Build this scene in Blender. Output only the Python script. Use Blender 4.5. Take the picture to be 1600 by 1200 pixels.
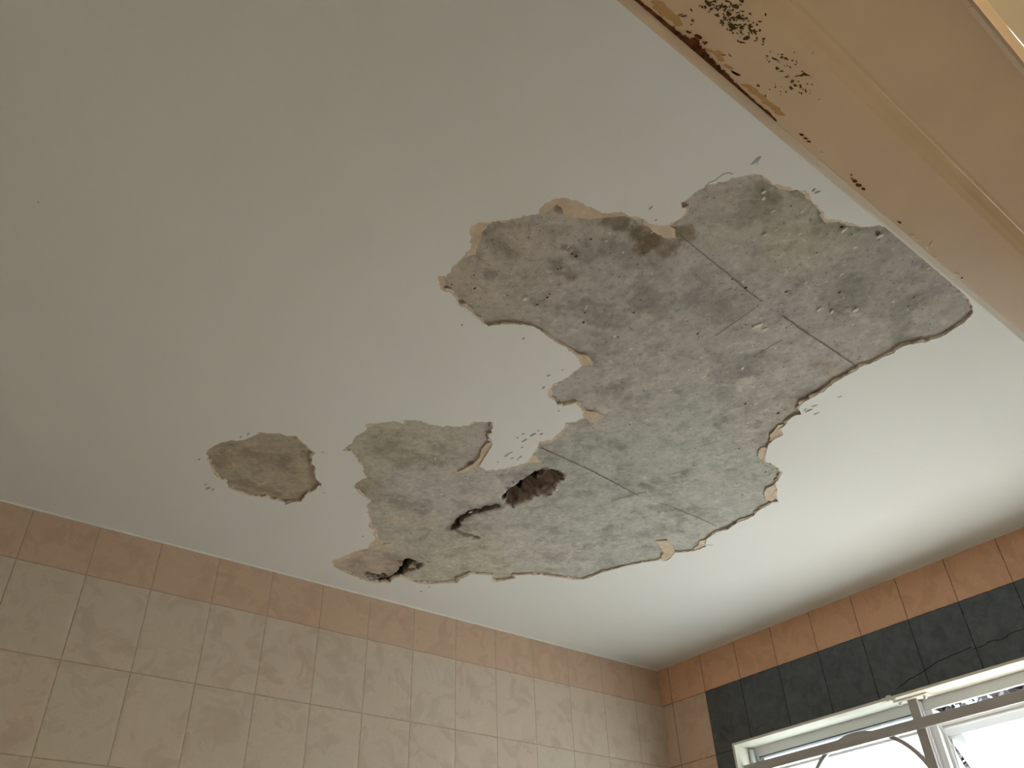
import bpy, bmesh, math, random
from mathutils import Vector, Matrix, noise
from mathutils.geometry import tessellate_polygon

for o in list(bpy.data.objects):
    bpy.data.objects.remove(o)
scn = bpy.context.scene
COL = scn.collection
H = 2.5                                    # ceiling height above the floor

# ------------------------------------------------------------------ camera
RM = ((0.78621724, -0.61706245, -0.03311182),
      (0.35562028, 0.49562636, -0.7923943),
      (0.50536785, 0.61121882, 0.60910991))      # rows: camera right / down / forward in room axes
F = 1299.433
CAM = Vector((-2.29595719, -2.02289461, -0.99040546))   # z measured from the ceiling
cd = bpy.data.cameras.new('camera')
cd.sensor_width = 36.0
cd.lens = F / 1600 * 36.0
cd.clip_start = 0.01
cam = bpy.data.objects.new('camera', cd)
COL.objects.link(cam)
r, d, f = (Vector(v) for v in RM)
m = Matrix.Identity(4)
for i in range(3):
    m[i][0] = r[i]; m[i][1] = -d[i]; m[i][2] = -f[i]
    m[i][3] = CAM[i] + (H if i == 2 else 0)
cam.matrix_world = m
scn.camera = cam

# ------------------------------------------------------------------ world, sun, exposure
W = bpy.data.worlds.new('sky')
scn.world = W
W.use_nodes = True
nt = W.node_tree
bg = nt.nodes['Background']
bg.inputs[0].default_value = (0.76, 0.92, 1.0, 1)
bg.inputs[1].default_value = 3.0
sl = bpy.data.lights.new('sun', 'SUN')
sl.energy = 24.0
sl.angle = math.radians(1.0)
sl.color = (0.97, 0.98, 1.0)
sun = bpy.data.objects.new('sun', sl)
COL.objects.link(sun)
sun.rotation_euler = Vector((0.12, 0.55, -1.0)).to_track_quat('-Z', 'Y').to_euler()
HALL_W = 17.0
scn.view_settings.view_transform = 'Standard'
scn.view_settings.look = 'None'
scn.view_settings.gamma = 1.0
scn.view_settings.use_curve_mapping = False
scn.view_settings.exposure = 0.68

# ------------------------------------------------------------------ helpers
def ray(px, py):
    v = Vector(((px - 800) / F, (py - 600) / F, 1.0))
    return Vector(sum((RM[i][k] * v[i] for i in range(3))) for k in range(3))
def on_z(px, py, z=0.0):
    q = ray(px, py); t = (z - CAM.z) / q.z
    return Vector((CAM.x + q.x * t, CAM.y + q.y * t))
def on_x(px, py, x=0.0):
    q = ray(px, py); t = (x - CAM.x) / q.x
    return Vector((CAM.y + q.y * t, CAM.z + q.z * t))

def link(name, me, mat=None, parent=None):
    o = bpy.data.objects.new(name, me)
    COL.objects.link(o)
    if mat is not None and me is not None:
        me.materials.append(mat)
    if parent is not None:
        o.parent = parent
    return o
def from_bm(name, bm, mat, parent=None, smooth=False):
    me = bpy.data.meshes.new(name)
    bmesh.ops.recalc_face_normals(bm, faces=bm.faces)
    if smooth:
        for fc in bm.faces: fc.smooth = True
    bm.to_mesh(me); bm.free()
    return link(name, me, mat, parent)
def from_py(name, vs, fs, mat, parent=None, smooth=False):
    me = bpy.data.meshes.new(name)
    me.from_pydata([tuple(v) for v in vs], [], fs)
    me.update()
    if smooth:
        me.polygons.foreach_set('use_smooth', [True] * len(me.polygons))
    return link(name, me, mat, parent)
def box(bm, a, b, bev=0.0, M=None):
    v = [bm.verts.new((a[0] if i & 1 == 0 else b[0], a[1] if i & 2 == 0 else b[1], (a[2] if i & 4 == 0 else b[2]) + H)) for i in range(8)]
    fs = [bm.faces.new([v[k] for k in q]) for q in ((0, 2, 3, 1), (4, 5, 7, 6), (0, 1, 5, 4), (2, 6, 7, 3), (0, 4, 6, 2), (1, 3, 7, 5))]
    if M is not None:
        for q in v: q.co = M @ q.co
    if bev:
        es = {e for fc in fs for e in fc.edges}
        bmesh.ops.bevel(bm, geom=list(es), offset=bev, segments=2, profile=0.5, affect='EDGES')
def boxobj(name, a, b, mat, parent=None, bev=0.0, M=None):
    bm = bmesh.new(); box(bm, a, b, bev, M)
    return from_bm(name, bm, mat, parent)
def struct(o):
    o['kind'] = 'structure'; return o
def thing(o, label, cat, group=None):
    o['label'] = label; o['category'] = cat
    if group: o['group'] = group
    return o
def blob(bm, cx, cy, z, rx, ry, ang, th, rnd, n=9, jag=0.35):
    """small irregular flake lying under a face that looks down (z from the ceiling)"""
    ca, sa = math.cos(ang), math.sin(ang)
    lo, up = [], []
    for k in range(n):
        a = 2 * math.pi * k / n
        q = 1 + rnd.uniform(-jag, jag)
        x, y = rx * q * math.cos(a), ry * q * math.sin(a)
        X, Y = cx + x * ca - y * sa, cy + x * sa + y * ca
        lo.append(bm.verts.new((cx + (X - cx) * .85, cy + (Y - cy) * .85, H + z - th)))
        up.append(bm.verts.new((X, Y, H + z)))
    bm.faces.new(lo)
    for k in range(n):
        bm.faces.new((lo[k], lo[(k + 1) % n], up[(k + 1) % n], up[k]))
def ribbon(bm, pts, ws, z, th):
    """thin strip along points, width ws, on a plane looking down"""
    n = len(pts); L, R_ = [], []
    for i, p in enumerate(pts):
        t = (pts[min(i + 1, n - 1)] - pts[max(i - 1, 0)]).normalized()
        nn = Vector((-t.y, t.x))
        L.append(p + nn * ws[i] / 2); R_.append(p - nn * ws[i] / 2)
    a = [bm.verts.new((p.x, p.y, H + z - th)) for p in L]
    b = [bm.verts.new((p.x, p.y, H + z - th)) for p in R_]
    c = [bm.verts.new((p.x, p.y, H + z)) for p in L]
    e = [bm.verts.new((p.x, p.y, H + z)) for p in R_]
    for i in range(n - 1):
        bm.faces.new((a[i], a[i + 1], b[i + 1], b[i]))
        bm.faces.new((a[i], a[i + 1], c[i + 1], c[i]))
        bm.faces.new((b[i], b[i + 1], e[i + 1], e[i]))
def subdiv(pts, step, jit=0.0, seed=0, closed=True, rough=1.0):
    out = []; n = len(pts)
    for i in range(n if closed else n - 1):
        a, b = pts[i], pts[(i + 1) % n]
        k = max(1, int(round((b - a).length / step)))
        for j in range(k):
            out.append(a.lerp(b, j / k))
    if not closed: out.append(pts[-1].copy())
    if jit:
        res = []
        for i, p in enumerate(out):
            a = noise.noise_vector(Vector((p.x * 90, p.y * 90, seed))) * jit * .55
            b = noise.noise_vector(Vector((p.x * 330, p.y * 330, seed + 5))) * jit * .45
            res.append(p + Vector((a.x + b.x, a.y + b.y)))
        out = res
    return out

# ------------------------------------------------------------------ materials
def mat(name, col, rough=0.6, metal=0.0, spec=0.5):
    m = bpy.data.materials.new(name); m.use_nodes = True
    b = m.node_tree.nodes['Principled BSDF']
    b.inputs['Base Color'].default_value = (*col, 1)
    b.inputs['Roughness'].default_value = rough
    b.inputs['Metallic'].default_value = metal
    b.inputs['Specular IOR Level'].default_value = spec
    return m
class NT:
    def __init__(s, m): s.t = m.node_tree; s.b = s.t.nodes['Principled BSDF']; s.tc = s.n('ShaderNodeTexCoord')
    def n(s, ty, **k):
        q = s.t.nodes.new(ty)
        for a, v in k.items(): setattr(q, a, v)
        return q
    def l(s, a, b): s.t.links.new(a, b)
    def math(s, op, a, b=None, c=None):
        q = s.n('ShaderNodeMath', operation=op)
        for i, v in enumerate((a, b, c)):
            if v is None: continue
            if isinstance(v, (int, float)): q.inputs[i].default_value = v
            else: s.l(v, q.inputs[i])
        return q.outputs[0]
    def noise(s, scale, det=4, rough=.55, vec=None, dist=0.0):
        q = s.n('ShaderNodeTexNoise'); q.inputs['Scale'].default_value = scale
        q.inputs['Detail'].default_value = det; q.inputs['Roughness'].default_value = rough
        q.inputs['Distortion'].default_value = dist
        s.l(vec or s.tc.outputs['Object'], q.inputs['Vector']); return q.outputs['Fac']
    def ramp(s, fac, stops):
        q = s.n('ShaderNodeValToRGB'); e = q.color_ramp.elements
        while len(e) < len(stops): e.new(0.5)
        for i, (p, c) in enumerate(stops):
            e[i].position = p; e[i].color = (*c, 1) if len(c) == 3 else c
        s.l(fac, q.inputs[0]); return q.outputs[0]
    def mix(s, fac, a, b, bt='MIX'):
        q = s.n('ShaderNodeMix', data_type='RGBA', blend_type=bt)
        for i, v in ((0, fac), (6, a), (7, b)):
            if isinstance(v, (int, float)): q.inputs[i].default_value = v
            elif isinstance(v, tuple): q.inputs[i].default_value = (*v, 1)
            else: s.l(v, q.inputs[i])
        return q.outputs[2]
    def bump(s, h, strength, dist=0.002, prev=None):
        q = s.n('ShaderNodeBump'); q.inputs['Strength'].default_value = strength
        q.inputs['Distance'].default_value = dist
        s.l(h, q.inputs['Height'])
        if prev: s.l(prev, q.inputs['Normal'])
        s.l(q.outputs[0], s.b.inputs['Normal']); return q.outputs[0]

def tile_mat(name, axis, off, charcoal=False):
    """150 x 200 mm stone-look wall tiles; axis 0 = runs along x, 1 = along y"""
    m = mat(name, (.6, .5, .4), .34)
    N = NT(m)
    sep = N.n('ShaderNodeSeparateXYZ'); N.l(N.tc.outputs['Object'], sep.inputs[0])
    u = N.math('DIVIDE', N.math('ADD', sep.outputs[axis], off), .1503)
    v = N.math('DIVIDE', N.math('ADD', sep.outputs[2], .127 - H), .200)
    cu, cv = N.math('FLOOR', u), N.math('FLOOR', v)
    fu, fv = N.math('FRACT', u), N.math('FRACT', v)
    cell = N.n('ShaderNodeCombineXYZ'); N.l(cu, cell.inputs[0]); N.l(cv, cell.inputs[1]); cell.inputs[2].default_value = axis * 7.3
    wn = N.n('ShaderNodeTexWhiteNoise', noise_dimensions='3D'); N.l(cell.outputs[0], wn.inputs['Vector'])
    # distance to the tile edge in metres, wobbled a little
    wob = N.math('MULTIPLY', N.math('SUBTRACT', N.noise(60, 2), .5), .0022)
    du = N.math('MULTIPLY', N.math('MINIMUM', fu, N.math('SUBTRACT', 1, fu)), .150)
    dv = N.math('MULTIPLY', N.math('MINIMUM', fv, N.math('SUBTRACT', 1, fv)), .200)
    de = N.math('ADD', N.math('MINIMUM', du, dv), wob)
    gr = N.n('ShaderNodeMapRange'); gr.interpolation_type = 'SMOOTHSTEP'
    N.l(de, gr.inputs[0]); gr.inputs[1].default_value = .0004; gr.inputs[2].default_value = .0019
    edge = N.n('ShaderNodeMapRange'); edge.interpolation_type = 'SMOOTHSTEP'
    N.l(de, edge.inputs[0]); edge.inputs[1].default_value = 0.0; edge.inputs[2].default_value = .010
    # per-tile shifted coordinates so that every tile has its own veining
    sh = N.n('ShaderNodeVectorMath', operation='MULTIPLY_ADD')
    N.l(wn.outputs['Color'], sh.inputs[0]); sh.inputs[1].default_value = (9, 9, 9); N.l(N.tc.outputs['Object'], sh.inputs[2])
    vec = sh.outputs[0]
    n1 = N.noise(15, 6, .62, vec, .8)
    n2 = N.noise(30, 4, .6, vec, .8)
    ridge = N.math('ABSOLUTE', N.math('SUBTRACT', n1, .5))
    if charcoal:
        c = N.ramp(n2, [(.35, (.060, .070, .078)), (.65, (.098, .112, .124))])
        grout = (.008, .008, .009)
    else:
        c1 = N.ramp(n1, [(.33, (.49, .38, .30)), (.5, (.55, .445, .36)), (.68, (.61, .51, .415))] if axis == 0 else [(.33, (.58, .385, .27)), (.68, (.70, .50, .37))])
        c1 = N.mix(N.math('MULTIPLY', wn.outputs['Value'], .40), c1, (.53, .49, .39))
        c2 = N.ramp(n1, [(.33, (.48, .335, .235)), (.68, (.56, .405, .29))] if axis == 0 else [(.33, (.66, .37, .225)), (.68, (.76, .45, .28))])
        top = N.math('GREATER_THAN', v, 0.0)
        c = N.mix(top, c1, c2)
        sh2 = N.ramp(ridge, [(0, (1.07, 1.07, 1.07)), (.02, (1.04, 1.04, 1.04)), (.05, (1, 1, 1))])
        c = N.mix(1.0, c, sh2, 'MULTIPLY')
        grout = (.39, .30, .225) if axis == 0 else (.20, .135, .09)
    c = N.mix(gr.outputs[0], grout, c)
    N.l(c, N.b.inputs['Base Color'])
    b1 = N.bump(N.math('MULTIPLY', n1, .35), .35, .006)
    N.bump(N.math('ADD', edge.outputs[0], gr.outputs[0]), .40 if not charcoal else .3, .0012, b1)
    N.l(N.ramp(gr.outputs[0], [(0, (.9, .9, .9)), (1, (.42, .42, .42))] if not charcoal else [(0, (.9, .9, .9)), (1, (.5, .5, .5))]), N.b.inputs['Roughness'])
    return m

M_ceil = mat('white_ceiling_paint', (.72, .715, .665), .75, spec=.25)
N = NT(M_ceil)
n_lo = N.noise(1.6, 2, .5); n_hi = N.noise(170, 3, .6); n_mid = N.noise(28, 4, .6)
c = N.ramp(n_lo, [(.3, (.765, .748, .708)), (.7, (.785, .775, .738))])
N.l(c, N.b.inputs['Base Color'])
b1 = N.bump(n_mid, .10, .004)
b2 = N.bump(n_hi, .10, .0012, b1)
N.bump(N.noise(4.0, 2), .30, .012, b2)

M_under = mat('beige_undercoat', (.58, .44, .30), .9, spec=.1)
N = NT(M_under)
N.l(N.ramp(N.noise(40, 4), [(.3, (.56, .44, .33)), (.7, (.74, .63, .51))]), N.b.inputs['Base Color'])
N.bump(N.noise(220, 4), .5, .002)
M_flake = mat('cream_undercoat', (.62, .50, .36), .85, spec=.1)
N = NT(M_flake)
N.l(N.ramp(N.noise(45, 4), [(.3, (.56, .43, .31)), (.7, (.70, .58, .44))]), N.b.inputs['Base Color'])
N.bump(N.noise(150, 4), .35, .002)

M_conc = mat('bare_concrete', (.4, .37, .32), .92, spec=.1)
N = NT(M_conc)
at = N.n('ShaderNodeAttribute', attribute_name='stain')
nA, nB, nC = N.noise(22, 6, .65), N.noise(95, 5, .65), N.noise(330, 3, .6)
# brushed, stretched streaks
mp = N.n('ShaderNodeMapping'); N.l(N.tc.outputs['Object'], mp.inputs[0])
_a, _b = on_z(1000, 700), on_z(1010, 699)
mp.inputs['Rotation'].default_value = (0, 0, -math.atan2(_b.y - _a.y, _b.x - _a.x))
mp2 = N.n('ShaderNodeMapping'); N.l(mp.outputs[0], mp2.inputs[0]); mp2.inputs['Scale'].default_value = (20, 70, 20)
st = N.noise(1.0, 5, .65, mp2.outputs[0])
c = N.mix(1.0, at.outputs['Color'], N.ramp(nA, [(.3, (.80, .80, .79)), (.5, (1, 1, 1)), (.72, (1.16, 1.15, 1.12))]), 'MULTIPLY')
c = N.mix(1.0, c, N.ramp(nB, [(.28, (.60, .58, .55)), (.44, (1, 1, 1)), (.56, (1, 1, 1)), (.74, (1.32, 1.30, 1.27))]), 'MULTIPLY')
c = N.mix(1.0, c, N.ramp(st, [(.3, (.88, .88, .87)), (.50, (1, 1, 1)), (.60, (1, 1, 1)), (.72, (1.22, 1.20, 1.18))]), 'MULTIPLY')
spk = N.noise(210, 2, .5)
c = N.mix(N.ramp(spk, [(.715, (0, 0, 0)), (.76, (1, 1, 1))]), c, (.12, .10, .08))
spw = N.noise(75, 3, .7, mp.outputs[0] if False else None)
c = N.mix(N.ramp(spw, [(.70, (0, 0, 0)), (.80, (.55, .55, .55))]), c, (.66, .62, .55))
N.l(c, N.b.inputs['Base Color'])
b1 = N.bump(nA, .35, .004)
b2 = N.bump(nB, .45, .0025, b1)
N.bump(nC, .35, .001, b2)

M_seam = mat('seam_grit', (.215, .20, .17), .95, spec=.1)
M_chip = mat('white_grit', (.72, .68, .60), .9, spec=.1)
M_pit = mat('dark_pit', (.07, .058, .045), .95, spec=.05)
M_scuff = mat('grey_chip', (.36, .36, .34), .9, spec=.1)
M_caulk = mat('white_caulk', (.74, .74, .72), .6)
M_tileA = tile_mat('stone_tiles_far', 0, .134)
M_tileB = tile_mat('stone_tiles_window', 1, .049)
M_char = tile_mat('charcoal_tiles', 1, .049, True)
M_crack = mat('crack_black', (.006, .006, .006), .9)

M_frame = mat('tan_gloss_paint', (.54, .41, .275), .38)
N = NT(M_frame)
N.l(N.ramp(N.noise(7, 3), [(.35, (.60, .475, .335)), (.65, (.66, .525, .38))]), N.b.inputs['Base Color'])
b1 = N.bump(N.noise(160, 3), .12, .001)
N.bump(N.noise(11, 2), .15, .004, b1)
M_lip = mat('cream_edge_paint', (.66, .60, .50), .5)
N = NT(M_lip)
sx = N.n('ShaderNodeSeparateXYZ'); N.l(N.tc.outputs['Object'], sx.inputs[0])
mr = N.n('ShaderNodeMapRange'); N.l(N.math('ADD', sx.outputs[0], N.math('MULTIPLY', N.noise(9, 4), .25)), mr.inputs[0]); mr.inputs[1].default_value = -1.82; mr.inputs[2].default_value = -1.50
N.l(N.mix(mr.outputs[0], (.62, .50, .37), (.74, .71, .64)), N.b.inputs['Base Color'])
M_rust = mat('rust', (.085, .032, .012), .95, spec=.1)
N = NT(M_rust)
N.l(N.ramp(N.noise(160, 4), [(.35, (.05, .018, .007)), (.65, (.16, .065, .025))]), N.b.inputs['Base Color'])
N.bump(N.noise(400, 3), .6, .002)
M_orange = mat('orange_rust_bloom', (.47, .30, .14), .8, spec=.2)
M_mould = mat('mould', (.075, .058, .028), .9, spec=.1)
M_hall = mat('cream_hall_paint', (.80, .745, .62), .7)
M_reveal = mat('cream_plaster_reveal', (.76, .73, .63), .7)
N = NT(M_reveal); N.bump(N.noise(40, 4), .35, .004)
M_alu = mat('white_aluminium', (.72, .73, .73), .38, .0)
M_alud = mat('grey_gasket', (.10, .11, .12), .6)
M_bar = mat('grey_painted_steel', (.42, .385, .37), .45, .0)
M_white = mat('white_painted_metal', (.60, .62, .64), .4)
M_floor = mat('beige_floor_tiles', (.60, .56, .49), .5)
N = NT(M_floor)
br = N.n('ShaderNodeTexBrick'); br.offset = 0; br.inputs['Scale'].default_value = 1
br.inputs['Brick Width'].default_value = .3; br.inputs['Row Height'].default_value = .3; br.inputs['Mortar Size'].default_value = .004
br.inputs['Color1'].default_value = (.68, .65, .60, 1); br.inputs['Color2'].default_value = (.71, .68, .63, 1); br.inputs['Mortar'].default_value = (.3, .27, .23, 1)
N.l(N.tc.outputs['Object'], br.inputs['Vector']); N.l(br.outputs['Color'], N.b.inputs['Base Color'])
M_ground = mat('pale_concrete_yard', (.55, .53, .49), .9)
N = NT(M_ground); N.l(N.ramp(N.noise(.8, 4), [(.3, (.50, .48, .44)), (.7, (.60, .58, .54))]), N.b.inputs['Base Color'])
M_leaf = mat('dull_purple_brown_leaves', (.03, .025, .026), .8, spec=.1)
N = NT(M_leaf); N.l(N.ramp(N.noise(6, 3), [(.35, (.030, .024, .027)), (.65, (.085, .072, .077))]), N.b.inputs['Base Color'])
M_bark = mat('bark', (.12, .09, .07), .9)

M_pane = bpy.data.materials.new('frosted_glass'); M_pane.use_nodes = True
t = M_pane.node_tree
for q in list(t.nodes):
    if q.type == 'BSDF_PRINCIPLED': t.nodes.remove(q)
out = next(q for q in t.nodes if q.type == 'OUTPUT_MATERIAL')
tr = t.nodes.new('ShaderNodeBsdfTranslucent'); tr.inputs[0].default_value = (.93, .96, .97, 1)
gl = t.nodes.new('ShaderNodeBsdfGlossy'); gl.inputs['Roughness'].default_value = .3
mx = t.nodes.new('ShaderNodeMixShader'); mx.inputs[0].default_value = .06
t.links.new(tr.outputs[0], mx.inputs[1]); t.links.new(gl.outputs[0], mx.inputs[2]); t.links.new(mx.outputs[0], out.inputs[0])

# ------------------------------------------------------------------ room shell
XL = -3.25           # left end of the room
YC = -1.846          # room face of the door wall
YH = -1.990          # hall face of the door wall
YE = -3.30           # far end of the hall
struct(boxobj('floor', (XL - .2, YE - .1, -H - .15), (.02, .12, -H), M_floor))
struct(boxobj('wall_far', (XL - .15, 0, -H), (.20, .15, .0), M_tileA))
struct(boxobj('wall_left', (XL - .15, YE, -H), (XL, -.0005, .0), M_hall))
struct(boxobj('wall_back', (XL - .15, YE - .15, -H), (.20, YE - .0005, .0), M_hall))
# door wall: header and the two sides of the opening
DX0, DX1 = -2.80, -1.12
bm = bmesh.new()
box(bm, (XL + .0005, YH, -.392), (-.0005, YC, -.0005))
box(bm, (XL + .0005, YH, -H + .0005), (DX0 - .02, YC, -.392))
box(bm, (DX1 + .02, YH, -H + .0005), (-.0005, YC, -.392))
struct(from_bm('wall_near', bm, M_hall))

# window wall with its opening
WT, WB, WL, WR = -.310, -1.32, -.272, -1.56
WTH = .20
bm = bmesh.new()
box(bm, (0, WL, -H), (WTH, -.0005, -.0005))
box(bm, (0, WR, WT), (WTH, WL, -.0005))
box(bm, (0, WR, -H), (WTH, WL, WB))
box(bm, (0, YE, -H), (WTH, WR, -.0005))
wr = struct(from_bm('wall_right', bm, M_tileB))
# charcoal painted tiles around the window, a skin 1 mm proud of the wall
cx = -.0012
bm = bmesh.new()
CL, CT = -.199, -.127
WRa = -1.80
WLc = WL + .002
def skin(y0, y1, z0, z1): box(bm, (cx, y0, z0), (0, y1, z1))
skin(WLc, CL, -1.327, CT); skin(WR, WLc, WT, CT); skin(WRa, WR, -1.327, CT)
ch = from_bm('charcoal_tile_surround', bm, M_char, wr)
ch['label'] = 'charcoal painted band of tiles around the window'
# crack running across the charcoal tiles
def crackline(name, pix, w, parent):
    pts = [on_x(*p, cx) for p in pix]
    pts = subdiv(pts, .008, .0035, 3, closed=False)
    bm = bmesh.new(); n = len(pts)
    va, vb = [], []
    for i, p in enumerate(pts):
        tt = (pts[min(i + 1, n - 1)] - pts[max(i - 1, 0)]).normalized(); nn = Vector((-tt.y, tt.x))
        ww = w * (.6 + .8 * noise.noise(Vector((p.x * 50, p.y * 50, 2))) ** 2 + .4 * (i > 2)) / 2
        va.append(bm.verts.new((cx - .0004, *(p + nn * ww)[:1], (p + nn * ww).y + H)))
        vb.append(bm.verts.new((cx - .0004, *(p - nn * ww)[:1], (p - nn * ww).y + H)))
    for i in range(n - 1):
        bm.faces.new((va[i], va[i + 1], vb[i + 1], vb[i]))
    o = from_bm(name, bm, M_crack, parent)
    return o
crackline('crack', [(1400, 1078), (1420, 1062), (1442, 1050), (1465, 1034), (1490, 1024), (1517, 1010)], .0022, wr)
crackline('crack', [(1519, 1016), (1535, 1009), (1548, 1002), (1565, 999), (1580, 990), (1600, 983), (1625, 972)], .0018, wr)
# plaster reveal lining
bm = bmesh.new()
box(bm, (-.004, WR, WT - .006), (.10, WL - .006, WT + .001))
box(bm, (-.004, WL - .007, WB), (.10, WL + .001, WT + .001))
box(bm, (-.004, WR, WB - .002), (.10, WL - .006, WB + .008))
rv = from_bm('plaster_reveal', bm, M_reveal, wr)
# lumps of filler along the head of the opening
rnd = random.Random(4)
bm = bmesh.new()
for (px, py, s) in ((1388, 1091, 1.0), (1380, 1094, .7), (1396, 1092, .6)):
    p = on_x(px, py, 0)
    bmesh.ops.create_icosphere(bm, subdivisions=2, radius=.011 * s, matrix=Matrix.Translation((-.001, p.x, p.y + H)) @ Matrix.Diagonal((.35, 1.2, .7, 1)))
for v in bm.verts: v.co += noise.noise_vector(v.co * 150) * .003
from_bm('filler_lump', bm, M_caulk, wr, True)

# ------------------------------------------------------------------ ceiling layers
MAIN = [(683,432),(690,431),(697,433),(704,420),(712,412),(722,402),(733,390),(734,375),(732,353),(745,349),(762,346),(790,343),(820,338),(842,334),(845,325),(851,318),(862,312),(878,309),(890,310),(905,315),(915,321),(930,327),(940,333),(950,333),(970,331),(983,336),(1000,340),(1008,341),(1012,347),(1018,350),(1026,352),(1044,352),(1050,348),(1062,342),(1071,334),(1073,326),(1067,324),(1066,317),(1075,310),(1090,299),(1101,291),(1115,288),(1127,285),(1142,278),(1158,276),(1175,273),(1188,273),(1198,278),(1205,284),(1206,288),(1222,291),(1238,295),(1252,297),(1258,296),(1262,303),(1268,313),(1275,320),(1284,330),(1291,342),(1310,343),(1325,347),(1340,351),(1355,355),(1370,353),(1380,354),(1392,357),(1420,379),(1450,404),(1480,431),(1500,450),(1510,462),(1518,475),(1520,488),(1513,497),
(1505,505),(1490,515),(1478,523),(1460,530),(1447,534),(1430,536),(1412,541),(1400,547),(1398,552),(1385,556),(1372,563),(1358,569),(1345,573),(1335,580),(1325,586),(1312,594),(1300,600),(1294,606),(1288,612),(1275,618),(1262,625),(1254,630),(1248,640),(1253,648),(1240,650),(1232,657),(1225,665),(1220,672),(1222,680),(1212,686),(1203,692),(1198,700),(1197,710),(1194,720),(1207,726),(1218,732),(1222,738),(1220,746),(1211,755),(1214,765),(1213,777),(1217,784),(1205,786),(1196,793),(1183,799),(1178,806),(1165,812),(1150,818),(1136,828),(1120,832),(1104,842),(1103,854),(1085,861),(1070,863),(1054,864),(1048,872),(1040,877),(1030,875),(1010,878),(990,882),(972,886),(958,890),(942,894),(925,901),(912,906),(895,906),(880,903),(862,901),(845,899),(830,898),(806,899),(805,904),(790,907),(775,909),(769,907),(768,900),(755,898),(735,897),(728,902),(717,905),(715,911),(697,911),(675,913),(655,912),(637,906),(625,902),(614,904),(610,910),(592,911),(575,909),(562,904),(547,899),(532,892),(521,887),(517,877),
(530,872),(542,867),(555,861),(575,856),(577,850),(586,842),(582,837),(585,830),(575,825),(577,815),(575,804),(571,790),(579,785),(567,777),(559,771),(552,761),(556,754),(565,750),(572,747),(567,739),(566,730),(559,722),(554,714),(547,705),(537,704),(540,699),(546,698),(551,690),(557,680),(572,671),(571,662),(587,661),(600,660),(615,658),(630,662),(632,657),(650,657),(660,659),(671,663),(689,666),(715,667),(733,664),(741,659),(755,660),(768,659),(770,666),(768,677),(761,681),(770,690),(768,699),(760,710),(753,721),(748,728),(759,735),(777,734),(796,730),(816,725),(824,723),(827,718),(832,713),(832,708),(841,697),(844,689),(860,688),(869,679),(880,670),(884,661),(897,659),(911,652),(911,644),(908,640),(902,632),(896,631),(882,635),(870,632),(866,625),(858,622),(855,616),(857,608),(866,600),(881,593),(890,587),(899,580),(908,572),(906,567),(904,560),(897,553),(885,544),(871,535),(858,528),(846,520),(834,510),(816,507),(788,507),(771,507),(764,510),(757,507),(750,500),(739,493),(734,486),(718,478),(713,469),(704,456),(697,456),(688,452),(687,444)]
ROUND = [(323,705),(322,720),(328,727),(334,743),(343,749),(352,755),(357,762),(371,769),(392,775),(413,777),(430,781),(443,785),(445,789),(457,785),(472,783),(474,778),(481,771),(493,765),(498,759),(497,752),(492,744),(493,736),(494,731),(488,723),(487,715),(492,707),(481,698),(471,689),(462,681),(448,681),(437,677),(420,677),(406,675),(394,682),(378,688),(359,689),(344,691),(331,698)]
def area2(p): return sum(p[i].x * p[(i + 1) % len(p)].y - p[(i + 1) % len(p)].x * p[i].y for i in range(len(p)))
holes = []
for k, P_ in enumerate((MAIN, ROUND)):
    w = [on_z(x, y) for x, y in P_]
    if area2(w) < 0: w.reverse()                     # counter-clockwise seen from above
    holes.append((w, subdiv(w, .0042, .0056, 10 * k)))
T1, T2, T3 = .0014, .0046, .0046                    # skim coat, undercoat depth, concrete level
outer = [Vector((XL, YC)), Vector((0, YC)), Vector((0, 0)), Vector((XL, 0))]
polys = [outer] + [h[1] for h in holes]
flat = [p for q in polys for p in q]
tri = tessellate_polygon([[Vector((p.x, p.y, 0)) for p in q] for q in polys])
vs = [(p.x, p.y, H) for p in flat]
fs = []
for a, b, c_ in tri:
    A, B, C = flat[a], flat[b], flat[c_]
    s = (B.x - A.x) * (C.y - A.y) - (C.x - A.x) * (B.y - A.y)
    fs.append((a, c_, b) if s > 0 else (a, b, c_))   # faces look down
base = 4
for _, hl in holes:
    n = len(hl); o2 = len(vs)
    vs += [(p.x, p.y, H + T1) for p in hl]
    for i in range(n):
        j = (i + 1) % n
        fs.append((base + i, base + j, o2 + j, o2 + i))
    base += n
ceiling = struct(from_py('ceiling', vs, fs, M_ceil))

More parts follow.
